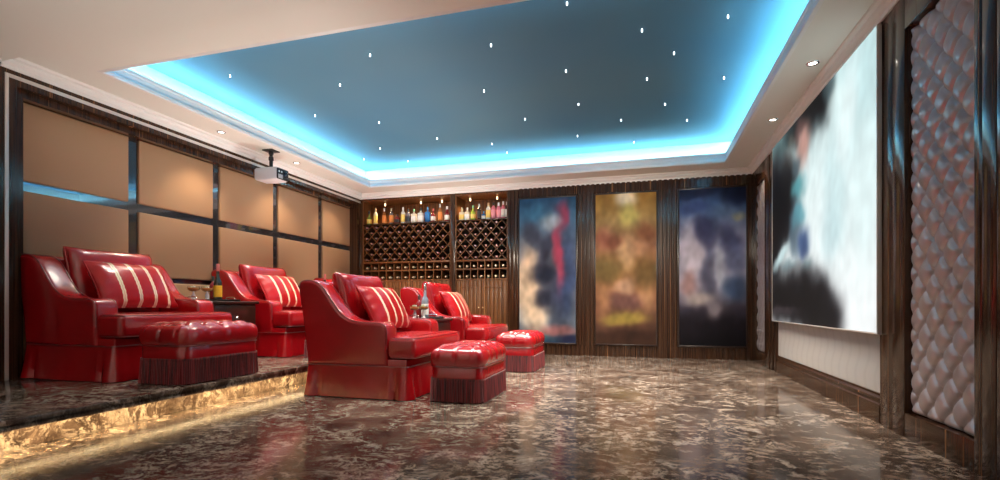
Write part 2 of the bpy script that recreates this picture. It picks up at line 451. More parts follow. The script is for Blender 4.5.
# ------------------------------------------------------------------ left wall
b = MB(); b.box(-5.2, -5.03, YN - .1, 8.6, 0, 3.2)
struct(b.build('wall_left', WOOD, smooth=False))
b = MB()   # stepped timber surround of the panelled bay
XO, XI = WL, -4.90
b.box(-5.03, XO, 2.60, 2.722, PZ, 2.70); b.box(-5.03, XO, 2.748, 2.806, PZ, 2.604)
b.box(-5.03, XO - .006, 2.806, 2.812, PZ, 2.56)
b.box(-5.03, XO, 2.722, 7.90, 2.634, 2.70)
b.box(-5.03, XO, 2.806, 7.90, 2.556, 2.604)
b.box(-5.03, XO, 7.80, 7.90, PZ, 2.56)
b.box(-5.03, XI, 2.812, 2.888, PZ, 2.556); b.box(-5.03, XI, 2.888, 7.96, 2.498, 2.556); b.box(-5.03, XI - .02, 7.93, 7.99, PZ, 2.5)
b.box(-5.03, -4.96, 2.888, 7.93, PZ, PZ + .10)
b.box(-5.03, XO, YN, 2.60, PZ, 2.70)
struct(b.build('trim_4', WOOD, smooth=False))
b = MB()   # bright metal inlay line
b.bbox(-4.96, XO + .006, 2.722, 2.748, PZ, 2.634, .003); b.bbox(-4.96, XO + .006, 2.748, 7.90, 2.604, 2.634, .003)
struct(b.build('trim_5', SATIN))
# tan leather pads
cols = [(2.888, 3.836), (3.940, 4.868), (4.972, 5.893), (5.995, 6.914), (7.020, 7.93)]
rws = [(1.837, 2.498, 'top'), (1.085, 1.755, 'middle'), (PZ + .10, 1.035, 'bottom')]
for r, (z0, z1, rn) in enumerate(rws):
    for c, (y0, y1) in enumerate(cols):
        b = MB(); b.bbox(-5.025, -4.985, y0 + .001, y1 - .001, z0 + .001, z1 - .001, .012, 4)
        tag(b.build('wall_panel', PAD), 'tan leather wall panel in the %s row, %s column from the viewer' % (rn, ORD[c]), 'wall panel', 'tan leather panels on the left wall')
b = MB()
for (a0, y0), (y1, a1) in zip(cols[:-1], cols[1:]):
    b.box(-5.028, -5.010, y0 + .001, y1 - .001, PZ + .10, 2.498)
for (z0, z1) in ((1.755, 1.837), (1.035, 1.085)):
    for y0, y1 in cols: b.box(-5.028, -5.010, y0, y1, z0 + .001, z1 - .001)
struct(b.build('trim_6', BLACKGLASS, smooth=False))

# ------------------------------------------------------------------ back wall and wine cabinets
CX0, CXM0, CXM1, CX1 = -4.80, -3.115, -3.035, -2.115
b = MB()
b.box(-5.2, 1.9, 8.42, 8.6, 0, 3.2)
b.box(-1.925, 1.9, WB, 8.42, 0, 2.80)
b.box(-5.2, -1.925, WB, 8.42, 2.655, 2.80)
b.box(-5.2, CX0 - .025, WB, 8.42, 0, 2.66)
# reeded timber facing
def reeds(x0, x1, z0, z1, pitch=.077, w=.056, d=.016, y=WB):
    k = max(1, round((x1 - x0) / pitch)); p = (x1 - x0) / k
    for i in range(k):
        xc = x0 + (i + .5) * p; a = w / 2 * p / pitch
        pr = [(-a, 0), (-a, -d * .7), (-a * .75, -d), (a * .75, -d), (a, -d * .7), (a, 0)]
        b.grid([[(xc + q, y + e, z0) for q, e in pr], [(xc + q, y + e, z1) for q, e in pr]])
posters = [(-1.906, -1.000), (-.692, .206), (.533, 1.437)]
reeds(-1.925, WR, 0, .165); reeds(-1.925, WR, 2.535, 2.68)
reeds(-2.00, posters[0][0] - .03, .165, 2.535, .045, .034)
for a0, a1 in ((posters[0][1] + .03, posters[1][0] - .03), (posters[1][1] + .03, posters[2][0] - .03)):
    reeds(a0, a1, .165, 2.535, .064, .05)
reeds(posters[2][1] + .02, WR, .165, 2.535, .03, .022)
struct(b.build('wall_back', WOOD, angle=20))

def cabinet(x0, x1, label, ncub, offset_first):
    root = empty('wine_cabinet', ((x0 + x1) / 2, WB + .02, 0)); tag(root, label, 'wine cabinet', 'built-in wine cabinets')
    ox = (x0 + x1) / 2; oy = WB + .02
    W = (x1 - x0) / 2; D = .46
    zt, zs, zl, zc, z0c = 2.635, 2.222, 1.553, 1.395, 1.235   # niche top, shelf, lattice floor, cubby divider, cubby floor
    b = MB()
    b.box(-W, -W + .02, 0, D, 0, zt + .02); b.box(W - .02, W, 0, D, 0, zt + .02); 
    b.box(-W + .02, W - .02, 0, D - .02, zt, zt + .02); b.box(-W + .02, W - .02, 0, D - .02, 0, .06)
    b.build('carcass', WOOD_WARM, root, smooth=False)
    b = MB(); b.box(-W + .02, W - .02, D - .02, D, 0, zs - .022); b.build('back_panel', WOOD_DARK, root, smooth=False)  # shade inside the rack put in as a darker back panel
    b = MB(); b.box(-W + .02, W - .02, D - .02, D, zs - .022, zt + .02); b.build('back_panel', WOOD_WARM, root, smooth=False)
    b = MB(); b.bbox(-W + .02, W - .02, -.012, D - .02, zs - .022, zs, .004)
    b.build('shelf', WOOD, root)
    b = MB(); b.bbox(-W + .02, W - .02, -.008, D - .02, zl - .03, zl, .003)
    b.build('shelf', WOOD_WARM, root)
    # diamond lattice
    px, pz = .181, .19
    b = MB(); xa, xb, za, zb = -W + .02, W - .02, zl, zs - .022
    sl = pz / px
    for sg in (1, -1):
        k = -40
        while k < 40:
            # lines z = sg*sl*(x - xk) + zref ; node lattice anchored on the top-left corner of the unit
            xk = -W + .0 + (k + (0 if offset_first else .5)) * px
            pts = []
            f = lambda x: 2.194 + sg * sl * (x - xk)
            xs0, xs1 = xa, xb
            # clip in z
            zlo, zhi = za, zb
            if sg > 0:
                xs0 = max(xs0, xk + (zlo - 2.194) / sl); xs1 = min(xs1, xk + (zhi - 2.194) / sl)
            else:
                xs0 = max(xs0, xk - (zhi - 2.194) / sl); xs1 = min(xs1, xk - (zlo - 2.194) / sl)
            k += 1
            if xs1 - xs0 < .012: continue
            h = .006 * math.sqrt(1 + sl * sl)
            q = [(xs0, f(xs0) - h), (xs1, f(xs1) - h), (xs1, f(xs1) + h), (xs0, f(xs0) + h)]
            for mi, (y0, y1) in enumerate(((0, .02), (.02, .30))):
                b.add([(x, y, z) for y in (y0, y1) for x, z in q], [(0, 1, 2, 3), (7, 6, 5, 4), (0, 4, 5, 1), (1, 5, 6, 2), (2, 6, 7, 3), (3, 7, 4, 0)], mi)
    b.build('lattice', [WOOD_WARM, WOOD_DARK], root, smooth=False)  # slats darkened behind their front edge to imitate shade in the rack
    # two rows of square cubbies
    b = MB(); cw = (2 * W - .04) / ncub
    b.box(-W + .02, W - .02, -.004, .40, zc - .012, zc + .012); b.box(-W + .02, W - .02, -.006, .40, z0c - .025, z0c)
    for i in range(1, ncub):
        x = -W + .02 + i * cw
        b.box(x - .008, x + .008, 0, .40, z0c, zc - .012); b.box(x - .008, x + .008, 0, .40, zc + .012, zl - .03)
    b.build('cubby_grid', WOOD_WARM, root, smooth=False)
    # slatted lower doors
    nd = max(2, round(2 * W / .46)); dw = (2 * W - .04) / nd
    for i in range(nd):
        b = MB(); x = -W + .02 + i * dw
        b.box(x + .003, x + dw - .003, .010, .03, .065, z0c - .028)
        k = 6
        for j in range(k):
            xx = x + .003 + (dw - .006) * j / k
            b.bbox(xx + .006, xx + (dw - .006) / k - .006, -.004, .012, .07, z0c - .032, .004, 2)
        for (a, c, e, g) in ((x + .05, x + dw - .05, z0c - .16, z0c - .14), (x + .05, x + .07, .15, z0c - .16), (x + dw - .07, x + dw - .05, .15, z0c - .16), (x + .07, x + dw - .07, .15, .17)):
            b.bbox(a, c, -.010, .004, e, g, .004, 2)
        d = b.build('door', WOOD_WARM, root)
        h = MB(); h.lathe([(0, -.03), (.010, -.028), (.012, -.02), (.006, -.014), (.006, 0)], x + (dw - .035 if i % 2 == 0 else .035), -.003, .75, 12, axis='y'); h.build('knob', FOIL_GOLD, d)
    return ox, oy
cl = cabinet(CX0, CXM0, 'wide wine cabinet in the corner beside the tan panelled wall', 11, True)
cr = cabinet(CXM1, CX1, 'narrow wine cabinet standing beside the first wall poster', 7, False)
b = MB(); b.bbox(CXM0, CXM1, WB - .012, 8.38, 0, 2.655, .005); b.bbox(CX1 + .001, -1.927, WB - .014, 8.38, 0, 2.655, .005); b.bbox(CX0 - .03, CX0 - .002, WB - .012, 8.38, 0, 2.655, .004)
for x in (CX1 + .03, CX1 + .09, CX1 + .15): b.bbox(x, x + .03, WB - .028, WB - .01, 0, 2.655, .004)
struct(b.build('trim_7', WOOD))

# lying wine bottles: mesh along -y (neck to the viewer)
def lying(mat_body, foil, name='wine_bottle'):
    m = MB(); P = [(.0, 0), (.030, .002), (.0365, .012), (.0365, .19), (.030, .215), (.017, .236), (.0145, .25), (.0145, .285), (.0165, .287), (.0165, .30), (.0, .3005)]
    cut = 5
    m.lathe([(r, -h) for r, h in P[:cut + 1]], n=14, axis='y', mi=0)
    m.lathe([(r, -h) for r, h in P[cut:]], n=14, axis='y', mi=1)
    return m.build(name, [mat_body, foil])
wb = {'lat': lying(G_WINE, FOIL_OLD), 'cub': lying(G_DARK, mat('pale_gold_foil', (.78, .62, .42), .3, .4))}
used = set()
def put_bottle(key, x, y, z, label, group):
    o = wb[key]
    if key in used: o = o.copy(); C.objects.link(o)
    used.add(key); o.location = (x, y, z); o.rotation_euler = (0, random.uniform(0, 6), 0); tag(o, label, 'wine bottle', group)
def fill(x0, x1, nfull, first_full, side, ncub):
    px = .181; W = x1 - x0
    for k in range(7):
        z = 2.165 - .095 * k
        if k == 6: z = 1.5935
        full = (k % 2 == 0) == first_full
        xs = [x0 + (i + .5) * px for i in range(nfull)] if full else [x0 + (i + 1) * px for i in range(nfull - 1)]
        # rest in the V of the diamond
        zz = 2.0985 - .095 * k + .0625
        xs = [x for x in xs if x0 + .06 < x < x1 - .05]
        for i, x in enumerate(xs):
            put_bottle('lat', x, WB + .31 + random.uniform(-.01, .01), zz, 'foil-capped wine bottle in %s lattice, %s row down, %s from the left' % (side, ORD[k], ORD[i]), 'wine bottles in the diamond lattice')
    cw = (W - .04) / ncub
    for r, (z, rn) in enumerate(((1.395 + .012 + .0375, 'upper'), (1.235 + .0375, 'lower'))):
        for i in range(ncub):
            put_bottle('cub', x0 + .02 + (i + .5) * cw, WB + .31, z, 'gold-necked wine bottle in %s cubby row of the %s cabinet, %s from left' % (rn, side, ORD[i]), 'wine bottles in the square cubbies')
fill(CX0, CXM0, 9, True, 'wide', 11)
fill(CXM1, CX1, 5, False, 'narrow', 7)

# upright spirits on the niche shelf
def bottle(name, h, r, body, neckmat, capmat, labmat, style, loc, label, group=None, cat='bottle'):
    root = empty(name, loc); tag(root, label, cat, group)
    if style == 'square':
        m = MB(); lp = rrect(-r, r, -r * .75, r * .75, r * .25, 4, 2)
        lp2 = lambda k: [(a * k, c * k) for a, c in lp]
        m.grid([[(a, c, z) for a, c in lp2(k)] for k, z in ((.9, 0), (1, .006), (1, h * .60), (.9, h * .655), (.45, h * .69), (.32, h * .72), (.30, h * .84))], closed_u=True, cap0=True, cap1=True)
        m.build('glass', body, root)
        L = MB(); L.grid([[(a * 1.012, c * 1.016, z) for a, c in lp] for z in (h * .12, h * .46)], closed_u=True); L.build('paper_label', labmat, root)
    else:
        sh = .62 if style == 'bordeaux' else .48
        m = MB()
        m.lathe([(0, .006), (r * .7, .004), (r * .92, 0), (r, .008), (r, h * sh), (r * .93, h * (sh + .05)), (r * .62, h * (sh + .11)), (r * .40, h * (sh + .17)), (r * .36, h * .80), (r * .36, h * .86)], n=20)
        m.build('glass', body, root)
        L = MB(); L.lathe([(r * 1.012, h * .10), (r * 1.015, h * .11), (r * 1.015, h * (sh - .08)), (r * 1.012, h * (sh - .07))], n=20); L.v, L.f = L.v, [f for f in L.f if len(f) == 4]; L.m = L.m[:len(L.f)]
        L.build('paper_label', labmat, root)
    c = MB(); q = r * .30 if style == 'square' else r * .36
    c.lathe([(q * 1.12, h * .80), (q * 1.15, h * .81), (q * 1.15, h * .985), (q * .9, h), (0, h)], n=16)
    c.build('cap', capmat, root)
    return root
SH = 2.2225
GL = 'bottles on the niche shelf of the wide cabinet'; GR = 'bottles on the niche shelf of the narrow cabinet'
for x, h, r, bd, cp, lb, st, lab in [
    (-4.715, .25, .042, G_GREEN, FOIL_BLACK, L_YELLOW, 'burg', 'green bottle with yellow label at the corner end of the shelf'),
    (-4.585, .30, .036, G_CREAM, FOIL_GOLD, L_YELLOW, 'bordeaux', 'pale yellow slim bottle beside the green corner bottle'),
    (-4.415, .29, .034, G_AMBER, FOIL_WHITE, L_ORANGE, 'bordeaux', 'white-capped bottle with orange label, third along the wide shelf'),
    (-4.275, .285, .040, G_SMOKE, FOIL_GOLD, L_ORANGE, 'bordeaux', 'tan-capped smoky bottle with orange label on the wide shelf'),
    (-4.155, .17, .044, G_RED, FOIL_BLACK, L_DARK, 'square', 'short dark squat bottle on the wide shelf'),
    (-4.045, .29, .038, G_PALE, FOIL_WHITE, L_YELLOW, 'bordeaux', 'clear bottle with white cap and yellow label'),
    (-3.945, .26, .046, G_SMOKE, FOIL_BLACK, L_DARK, 'square', 'greyish smoky square bottle on the wide shelf'),
    (-3.835, .245, .047, G_CREAM, FOIL_GREEN, L_WHITE, 'square', 'cream bottle with a green cap'),
    (-3.705, .26, .050, G_PALE, FOIL_BLACK, L_WHITE, 'square', 'broad silvery white bottle on the wide shelf'),
    (-3.575, .27, .046, G_BLUE, FOIL_BLUE, G_BLUE, 'square', 'deep blue bottle on the wide shelf'),
    (-3.475, .235, .042, G_RED, FOIL_RED, L_WHITE, 'burg', 'reddish brown bottle with white label beside the blue bottle'),
    (-3.345, .31, .036, G_AMBER, FOIL_WHITE, L_ORANGE, 'bordeaux', 'tall white-capped amber bottle with orange label'),
    (-3.215, .26, .044, G_RED, FOIL_WHITE, L_WHITE, 'burg', 'dark brown bottle with white label next to the cabinet post')]:
    bottle('liquor_bottle', h, r, bd, bd, cp, lb, st, (x, WB + .10, SH), lab, GL)
for x, h, r, bd, cp, lb, st, lab in [
    (-2.945, .22, .044, G_CREAM, FOIL_GOLD, L_YELLOW, 'square', 'tan bottle at the post end of the narrow shelf'),
    (-2.845, .22, .046, G_CREAM, FOIL_WHITE, L_WHITE, 'square', 'greyish white stout bottle on the narrow shelf'),
    (-2.745, .25, .044, G_LIME, FOIL_GREEN, L_YELLOW, 'burg', 'lime green bottle with yellow label'),
    (-2.635, .27, .032, G_DARK, FOIL_WHITE, L_DARK, 'bordeaux', 'slim black bottle with white cap on the narrow shelf'),
    (-2.555, .14, .034, G_BLUE, FOIL_BLUE, L_WHITE, 'square', 'small short blue bottle on the narrow shelf'),
    (-2.475, .28, .040, G_PALE, FOIL_GOLD, L_YELLOW, 'bordeaux', 'clear bottle with gold cap and yellow label'),
    (-2.385, .285, .041, G_PINK, FOIL_BLACK, L_PINK, 'bordeaux', 'pink bottle with a dark cap'),
    (-2.295, .275, .038, G_PINK, FOIL_WHITE, L_PINK, 'bordeaux', 'pink bottle with white cap between two pink bottles'),
    (-2.215, .29, .036, G_PINK, FOIL_WHITE, L_WHITE, 'bordeaux', 'pink bottle with white cap and white label'),
    (-2.160, .28, .018, G_DARK, FOIL_WHITE, L_WHITE, 'bordeaux', 'dark slim white-capped bottle at the poster end of the shelf')]:
    bottle('liquor_bottle', h, r, bd, bd, cp, lb, st, (x, WB + .10, SH), lab, GR)
# warm niche lights
pk = None
for x, lab in ((-4.45, 'wide cabinet niche, near the corner'), (-3.75, 'wide cabinet niche, near the middle'), (-3.35, 'wide cabinet niche, near the post'), (-2.83, 'narrow cabinet niche, near the post'), (-2.35, 'narrow cabinet niche, near the poster')):
    if pk is None:
        pk = empty('niche_light'); m = MB(); m.lathe([(.016, 0), (.017, -.004), (.017, -.016), (.013, -.018)], n=18); m.build('housing', FOIL_GOLD, pk)
        m = MB(); m.lathe([(0, -.066), (.009, -.063), (.0125, -.055), (.0125, -.017)], n=16); m.build('lens', NICHE, pk); o = pk
    else: o = copy_tree(pk)
    o.location = (x, WB + .20, 2.635); tag(o, 'small warm puck light in the ' + lab, 'cabinet light', 'puck lights in the wine niches')
    lamp('niche_bulb', 'SPOT', (x, WB + .20, 2.56), 14, (1, .68, .38), 2.6, .8, .02)

# ------------------------------------------------------------------ artwork surfaces (colour stored per vertex, soft abstract pictures)
def art(name, w, h, nx, ny, bg, blobs, fn, m, parent=None, seed=0, warp=1.0, grain=.20):
    """bg(u, v) -> colour; blobs (u, v, su, sv, rot, colour, alpha); fn(u, v) -> xyz"""
    me = bpy.data.meshes.new(name); vs = []; cs = []
    for j in range(ny + 1):
        for i in range(nx + 1):
            u0, v0 = i / nx, j / ny
            q = mnoise.noise_vector((u0 * w * 3.2 + seed, v0 * h * 3.2, seed)) * .06 + mnoise.noise_vector((u0 * w * 8 + seed, v0 * h * 8, 4 + seed)) * .025
            u, v = u0 + q[0] / w * warp, v0 + q[1] / h * warp; c = list(bg(u, v))
            for bu, bv, su, sv, rot, col, al in blobs:
                dx, dy = (u - bu) * w, (v - bv) * h
                ca, sa = math.cos(rot), math.sin(rot)
                p, q = (dx * ca + dy * sa) / su, (-dx * sa + dy * ca) / sv
                d = p * p + q * q
                a = al * math.exp(-d ** 1.7 * .45)
                c = [c0 * (1 - a) + c1 * a for c0, c1 in zip(c, col)]
            g = 1 + grain * (mnoise.noise((u0 * w * 5 + seed, v0 * h * 3.5, 9 + seed)) + .6 * mnoise.noise((u0 * w * 13 + seed, v0 * h * 9, 2 + seed)))
            c = [min(1, max(0, c0 * g)) for c0 in c]
            vs.append(fn(u0, v0)); cs += [*[(q / 12.92 if q < .0404 else ((q + .055) / 1.055) ** 2.4) for q in c], 1]
    fs = [(j * (nx + 1) + i, j * (nx + 1) + i + 1, (j + 1) * (nx + 1) + i + 1, (j + 1) * (nx + 1) + i) for j in range(ny) for i in range(nx)]
    me.from_pydata(vs, [], fs); at = me.color_attributes.new('picture', 'FLOAT_COLOR', 'POINT'); at.data.foreach_set('color', cs)
    me.materials.append(m)
    for p in me.polygons: p.use_smooth = True
    o = bpy.data.objects.new(name, me); C.objects.link(o)
    if parent is not None: o.parent = parent
    return o
def artmat(name, emit=0, rough=.3):
    m = mat(name, (.5, .5, .5), rough); n = N(m); a = n.n('ShaderNodeVertexColor'); a.layer_name = 'picture'
    if emit:
        n.l(a.outputs['Color'], n.b.inputs['Emission Color']); n.b.inputs['Emission Strength'].default_value = emit
        n.b.inputs['Base Color'].default_value = (.01, .01, .01, 1); n.b.inputs['Specular IOR Level'].default_value = .08
    else: n.base(a.outputs['Color']); n.b.inputs['Specular IOR Level'].default_value = .12
    return m
PRINT = artmat('poster_print', 0, .55); SCREENM = artmat('lit_screen_picture', 1.0, .75)
def S(r, g, b_): return (r / 255, g / 255, b_ / 255)
def vgrad(stops):
    def g(u, v):
        for (a, ca), (b2, cb) in zip(stops[:-1], stops[1:]):
            if v <= b2:
                t = max(0, (v - a) / (b2 - a)); return tuple(x + (y - x) * t for x, y in zip(ca, cb))
        return stops[-1][1]
    return g
PW, PH, PZ0 = .90, 2.30, .195
pdefs = [
 ('tall blurred poster of blue, cream and red swirls beside the wine cabinet',
  vgrad([(0, S(40, 60, 80)), (.15, S(110, 120, 130)), (.5, S(130, 125, 130)), (.85, S(80, 120, 150)), (1, S(40, 80, 115))]),
  [(.15, .42, .16, .5, 0, S(225, 195, 160), .9), (.35, .2, .16, .22, 0, S(230, 200, 165), .85), (.42, .48, .17, .17, .2, S(25, 30, 45), .95), (.45, .31, .12, .13, 0, S(40, 42, 58), .9),
   (.75, .30, .2, .4, .1, S(35, 42, 62), .8), (.86, .5, .14, .5, 0, S(50, 70, 110), .75), (.30, .72, .1, .35, .5, S(70, 75, 92), .8), (.5, .66, .08, .3, -.4, S(60, 62, 80), .7),
   (.70, .62, .07, .45, .05, S(190, 70, 95), .85), (.78, .88, .07, .18, 0, S(165, 60, 85), .85), (.55, .83, .12, .12, 0, S(190, 200, 205), .7), (.25, .9, .2, .1, 0, S(60, 110, 140), .7),
   (.65, .08, .35, .07, 0, S(170, 100, 95), .7), (.2, .04, .2, .06, 0, S(60, 130, 130), .7), (.9, .02, .15, .06, 0, S(30, 30, 60), .8)]),
 ('tall blurred golden brown poster hanging between the two other posters',
  vgrad([(0, S(55, 35, 25)), (.12, S(75, 50, 40)), (.3, S(130, 90, 65)), (.5, S(150, 110, 70)), (.65, S(165, 115, 85)), (.8, S(170, 140, 90)), (1, S(150, 110, 50))]),
  [(.5, .96, .14, .12, 0, S(245, 235, 210), .95), (.55, .85, .12, .14, 0, S(205, 195, 110), .8), (.15, .72, .12, .12, 0, S(160, 95, 80), .7), (.85, .74, .14, .14, 0, S(120, 70, 50), .7), (.5, .6, .1, .2, 0, S(215, 175, 130), .8),
   (.18, .5, .18, .18, 0, S(105, 90, 50), .75), (.82, .48, .18, .2, 0, S(100, 80, 45), .75), (.3, .68, .1, .1, 0, S(120, 65, 50), .6), (.7, .65, .1, .1, 0, S(200, 150, 110), .6),
   (.5, .28, .3, .12, 0, S(95, 65, 62), .85), (.5, .38, .12, .1, 0, S(185, 150, 125), .7), (.5, .17, .26, .09, 0, S(160, 140, 65), .85), (.85, .3, .1, .15, 0, S(170, 130, 90), .6), (.5, .05, .5, .07, 0, S(50, 32, 25), .9), (.15, .3, .1, .15, 0, S(165, 120, 80), .6)]),
 ('tall blurred blue grey poster with pale swirls beside the right wall',
  vgrad([(0, S(12, 10, 15)), (.14, S(22, 18, 25)), (.24, S(55, 50, 62)), (.4, S(150, 145, 160)), (.7, S(120, 125, 150)), (.9, S(75, 100, 140)), (1, S(30, 45, 75))]),
  [(.2, .62, .16, .35, 0, S(205, 195, 205), .85), (.42, .72, .12, .28, .3, S(45, 48, 80), .85), (.45, .45, .08, .3, 0, S(70, 72, 95), .75), (.65, .5, .1, .35, .15, S(195, 200, 215), .7), (.75, .66, .12, .2, .3, S(50, 55, 90), .8), (.85, .55, .1, .2, 0, S(90, 100, 135), .7),
   (.85, .36, .16, .16, 0, S(40, 60, 90), .8), (.15, .4, .1, .14, 0, S(160, 120, 115), .8), (.3, .3, .16, .1, 0, S(190, 175, 165), .7), (.55, .22, .1, .12, -.3, S(150, 140, 145), .7), (.9, .82, .07, .06, 0, S(150, 150, 120), .8), (.6, .86, .3, .08, .1, S(90, 115, 150), .7), (.2, .88, .2, .08, 0, S(50, 65, 110), .7), (.15, .97, .3, .06, 0, S(28, 35, 62), .8), (.9, .95, .15, .12, 0, S(20, 28, 55), .85)])]
for (x0, x1), (lab, bg, bl) in zip(posters, pdefs):
    root = empty('poster', ((x0 + x1) / 2, WB - .02, PZ0)); tag(root, lab, 'poster', 'posters on the back wall')
    w = x1 - x0
    art('print', w, PH, 56, 130, bg, bl, lambda u, v, w=w: ((u - .5) * w, -.012, v * PH), PRINT, root, seed=x0 * 3)
    b = MB(); b.box(-w / 2, w / 2, -.011, .02, 0, PH); b.build('backing_board', WOOD_DARK, root, smooth=False)
    b = MB()
    for a0, a1, c0, c1 in ((-w / 2 - .022, -w / 2, -.022, PH + .022), (w / 2, w / 2 + .022, -.022, PH + .022), (-w / 2, w / 2, -.022, 0), (-w / 2, w / 2, PH, PH + .022)):
        b.bbox(a0, a1, -.018, .02, c0, c1, .004)
    b.build('frame', WOOD_DARK, root)

# ------------------------------------------------------------------ right wall
XF = 1.555
b = MB()
b.box(XF, 1.9, 3.90, 6.62, 0, 3.2)
struct(b.build('wall_right', FABRIC, smooth=False))
b = MB()
def stile(y0, y1, z0=0, z1=2.70, x=WR): b.bbox(x, 1.9, y0, y1, z0, z1, .004, 2)
# near pier: outer band, panel frame, stiles
stile(3.868, 3.915, x=WR + .006); stile(3.715, 3.864); stile(3.56, 3.711, x=WR - .006)
stile(2.905, 3.56, 0, .150, WR - .006); stile(2.905, 3.56, 2.455, 2.70, WR - .006)
b.box(1.60, 1.9, 2.905, 3.56, .15, 2.455)
stile(2.840, 2.905, x=WR - .006); stile(2.74, 2.836, x=WR - .012); stile(2.66, 2.736, x=WR - .012)
b.box(WR - .006, 1.9, YN, 2.66, 0, 2.70)
# far pier
stile(6.60, 6.72, x=WR); stile(6.724, 6.80, x=WR - .008); stile(6.804, 6.90, x=WR); stile(6.904, 7.14, x=WR - .004)
stile(7.14, 7.68, 0, .16, WR - .004); stile(7.14, 7.68, 2.452, 2.70, WR - .004); stile(7.68, 7.80, x=WR - .004); stile(7.804, 7.9, x=WR - .006)
b.box(1.58, 1.9, 7.14, 7.68, .16, 2.452)
# header above the screen
b.box(WR + .01, 1.9, 3.90, 6.62, 2.64, 2.70)
struct(b.build('trim_8', WOOD))
b = MB()
pr = [(0, 0), (.026, 0), (.026, .125), (.018, .135), (.018, .15), (.024, .158), (.024, .17), (.012, .185), (.010, .198), (0, .20)]
b.grid([[(XF - p, y, z) for p, z in pr] for y in (3.918, 6.598)], closed_u=True, cap0=True, cap1=True)
struct(b.build('baseboard_right', WOOD, angle=25))
b = MB(); b.box(XF - .006, XF, 3.915, 6.60, .66, 2.64)
struct(b.build('trim_9', BLACKGLASS, smooth=False))

def tufted(y0, y1, z0, z1, x, label, step, ny, nz):
    """diamond-tufted leather panel whose face looks towards -x"""
    root = empty('tufted_panel', (x, (y0 + y1) / 2, z0)); tag(root, label, 'wall panel', 'tufted leather wall panels')
    W, H = y1 - y0, z1 - z0
    cy, cz = W / ny, H / nz
    n1 = int(W / step); n2 = int(H / step); rows = []
    for j in range(n2 + 1):
        row = []
        for i in range(n1 + 1):
            yy, zz = i / n1 * W, j / n2 * H
            a, c = yy / cy, zz / cz
            p, q = (a + c), (a - c)
            sp, sq = abs(math.sin(PI * p / 1)), abs(math.sin(PI * q / 1))
            # seams on integer p and q, buttons where both meet
            dp, dq = abs(p - round(p)), abs(q - round(q))
            puff = (max(0, 1 - (1 - 2 * dp) ** 2.6) * max(0, 1 - (1 - 2 * dq) ** 2.6)) ** .42
            node = math.exp(-((dp * dp + dq * dq) / .022))
            fold = .10 * math.cos(math.atan2(dq + 1e-4, dp + 1e-4) * 12) * math.exp(-((dp * dp + dq * dq) / .05)) * (1 - node)
            e = min(yy, W - yy, zz, H - zz); edge = min(1, e / .03); edge = math.sqrt(max(0, 1 - (1 - edge) ** 2))
            h = (.008 + .030 * puff - .010 * node + .012 * fold) * edge
            row.append((-h, yy - W / 2, zz))
        rows.append(row)
    m = MB(); m.grid(rows); m.build('padding', TUFT, root, angle=70)
    m = MB()
    for j in range(0, int(2 * nz) + 1):
        for i in range(0, int(2 * ny) + 1):
            if (i + j) % 2: continue
            yy, zz = i * cy / 2, j * cz / 2
            if .03 < yy < W - .03 and .03 < zz < H - .03:
                m.lathe([(.0, -.012), (.005, -.0115), (.008, -.008), (.008, -.002)], 0, yy - W / 2, zz, 8, axis='x')
    m.build('buttons', TUFT, root)
    return root
tufted(2.909, 3.556, .153, 2.452, 1.575, 'large silver diamond-tufted leather panel on the near end of the right wall', .008, 3.9, 12.5)
tufted(7.144, 7.676, .163, 2.449, 1.57, 'narrow-looking silver tufted panel in the far corner beside the posters', .014, 3.2, 12.5)

# the screen
SY0, SY1, SZ0, SZ1, SX = 3.872, 6.635, .612, 2.655, 1.520
root = empty('projection_screen', (SX, (SY0 + SY1) / 2, SZ0)); tag(root, 'large glowing screen with a blurred pale cyan and dark picture on right wall', 'screen')
w, h = SY1 - SY0, SZ1 - SZ0
D_ = S(14, 12, 16)
bg = lambda u, v: tuple(x + (y - x) * max(0, min(1, v)) for x, y in zip(S(252, 255, 255), S(214, 238, 238)))
def spix(px_, py_, rx, ry, rot, col, al):
    """a soft patch of the picture, given by where it sits on the screen as seen from the seats' aisle"""
    r = (px_ - 500) / 500; ca_, sa_ = math.cos(math.atan(.284)), math.sin(math.atan(.284))
    d = SX / (-sa_ + ca_ * r); y = d * (ca_ + sa_ * r); z = .8 + d * (304.5 - py_) / 500
    r2 = (px_ + 1 - 500) / 500; y2 = SX / (-sa_ + ca_ * r2) * (ca_ + sa_ * r2)
    return ((SY1 - y) / w, (z - SZ0) / h, rx * abs(y2 - y), ry * d / 500, rot, col, al)
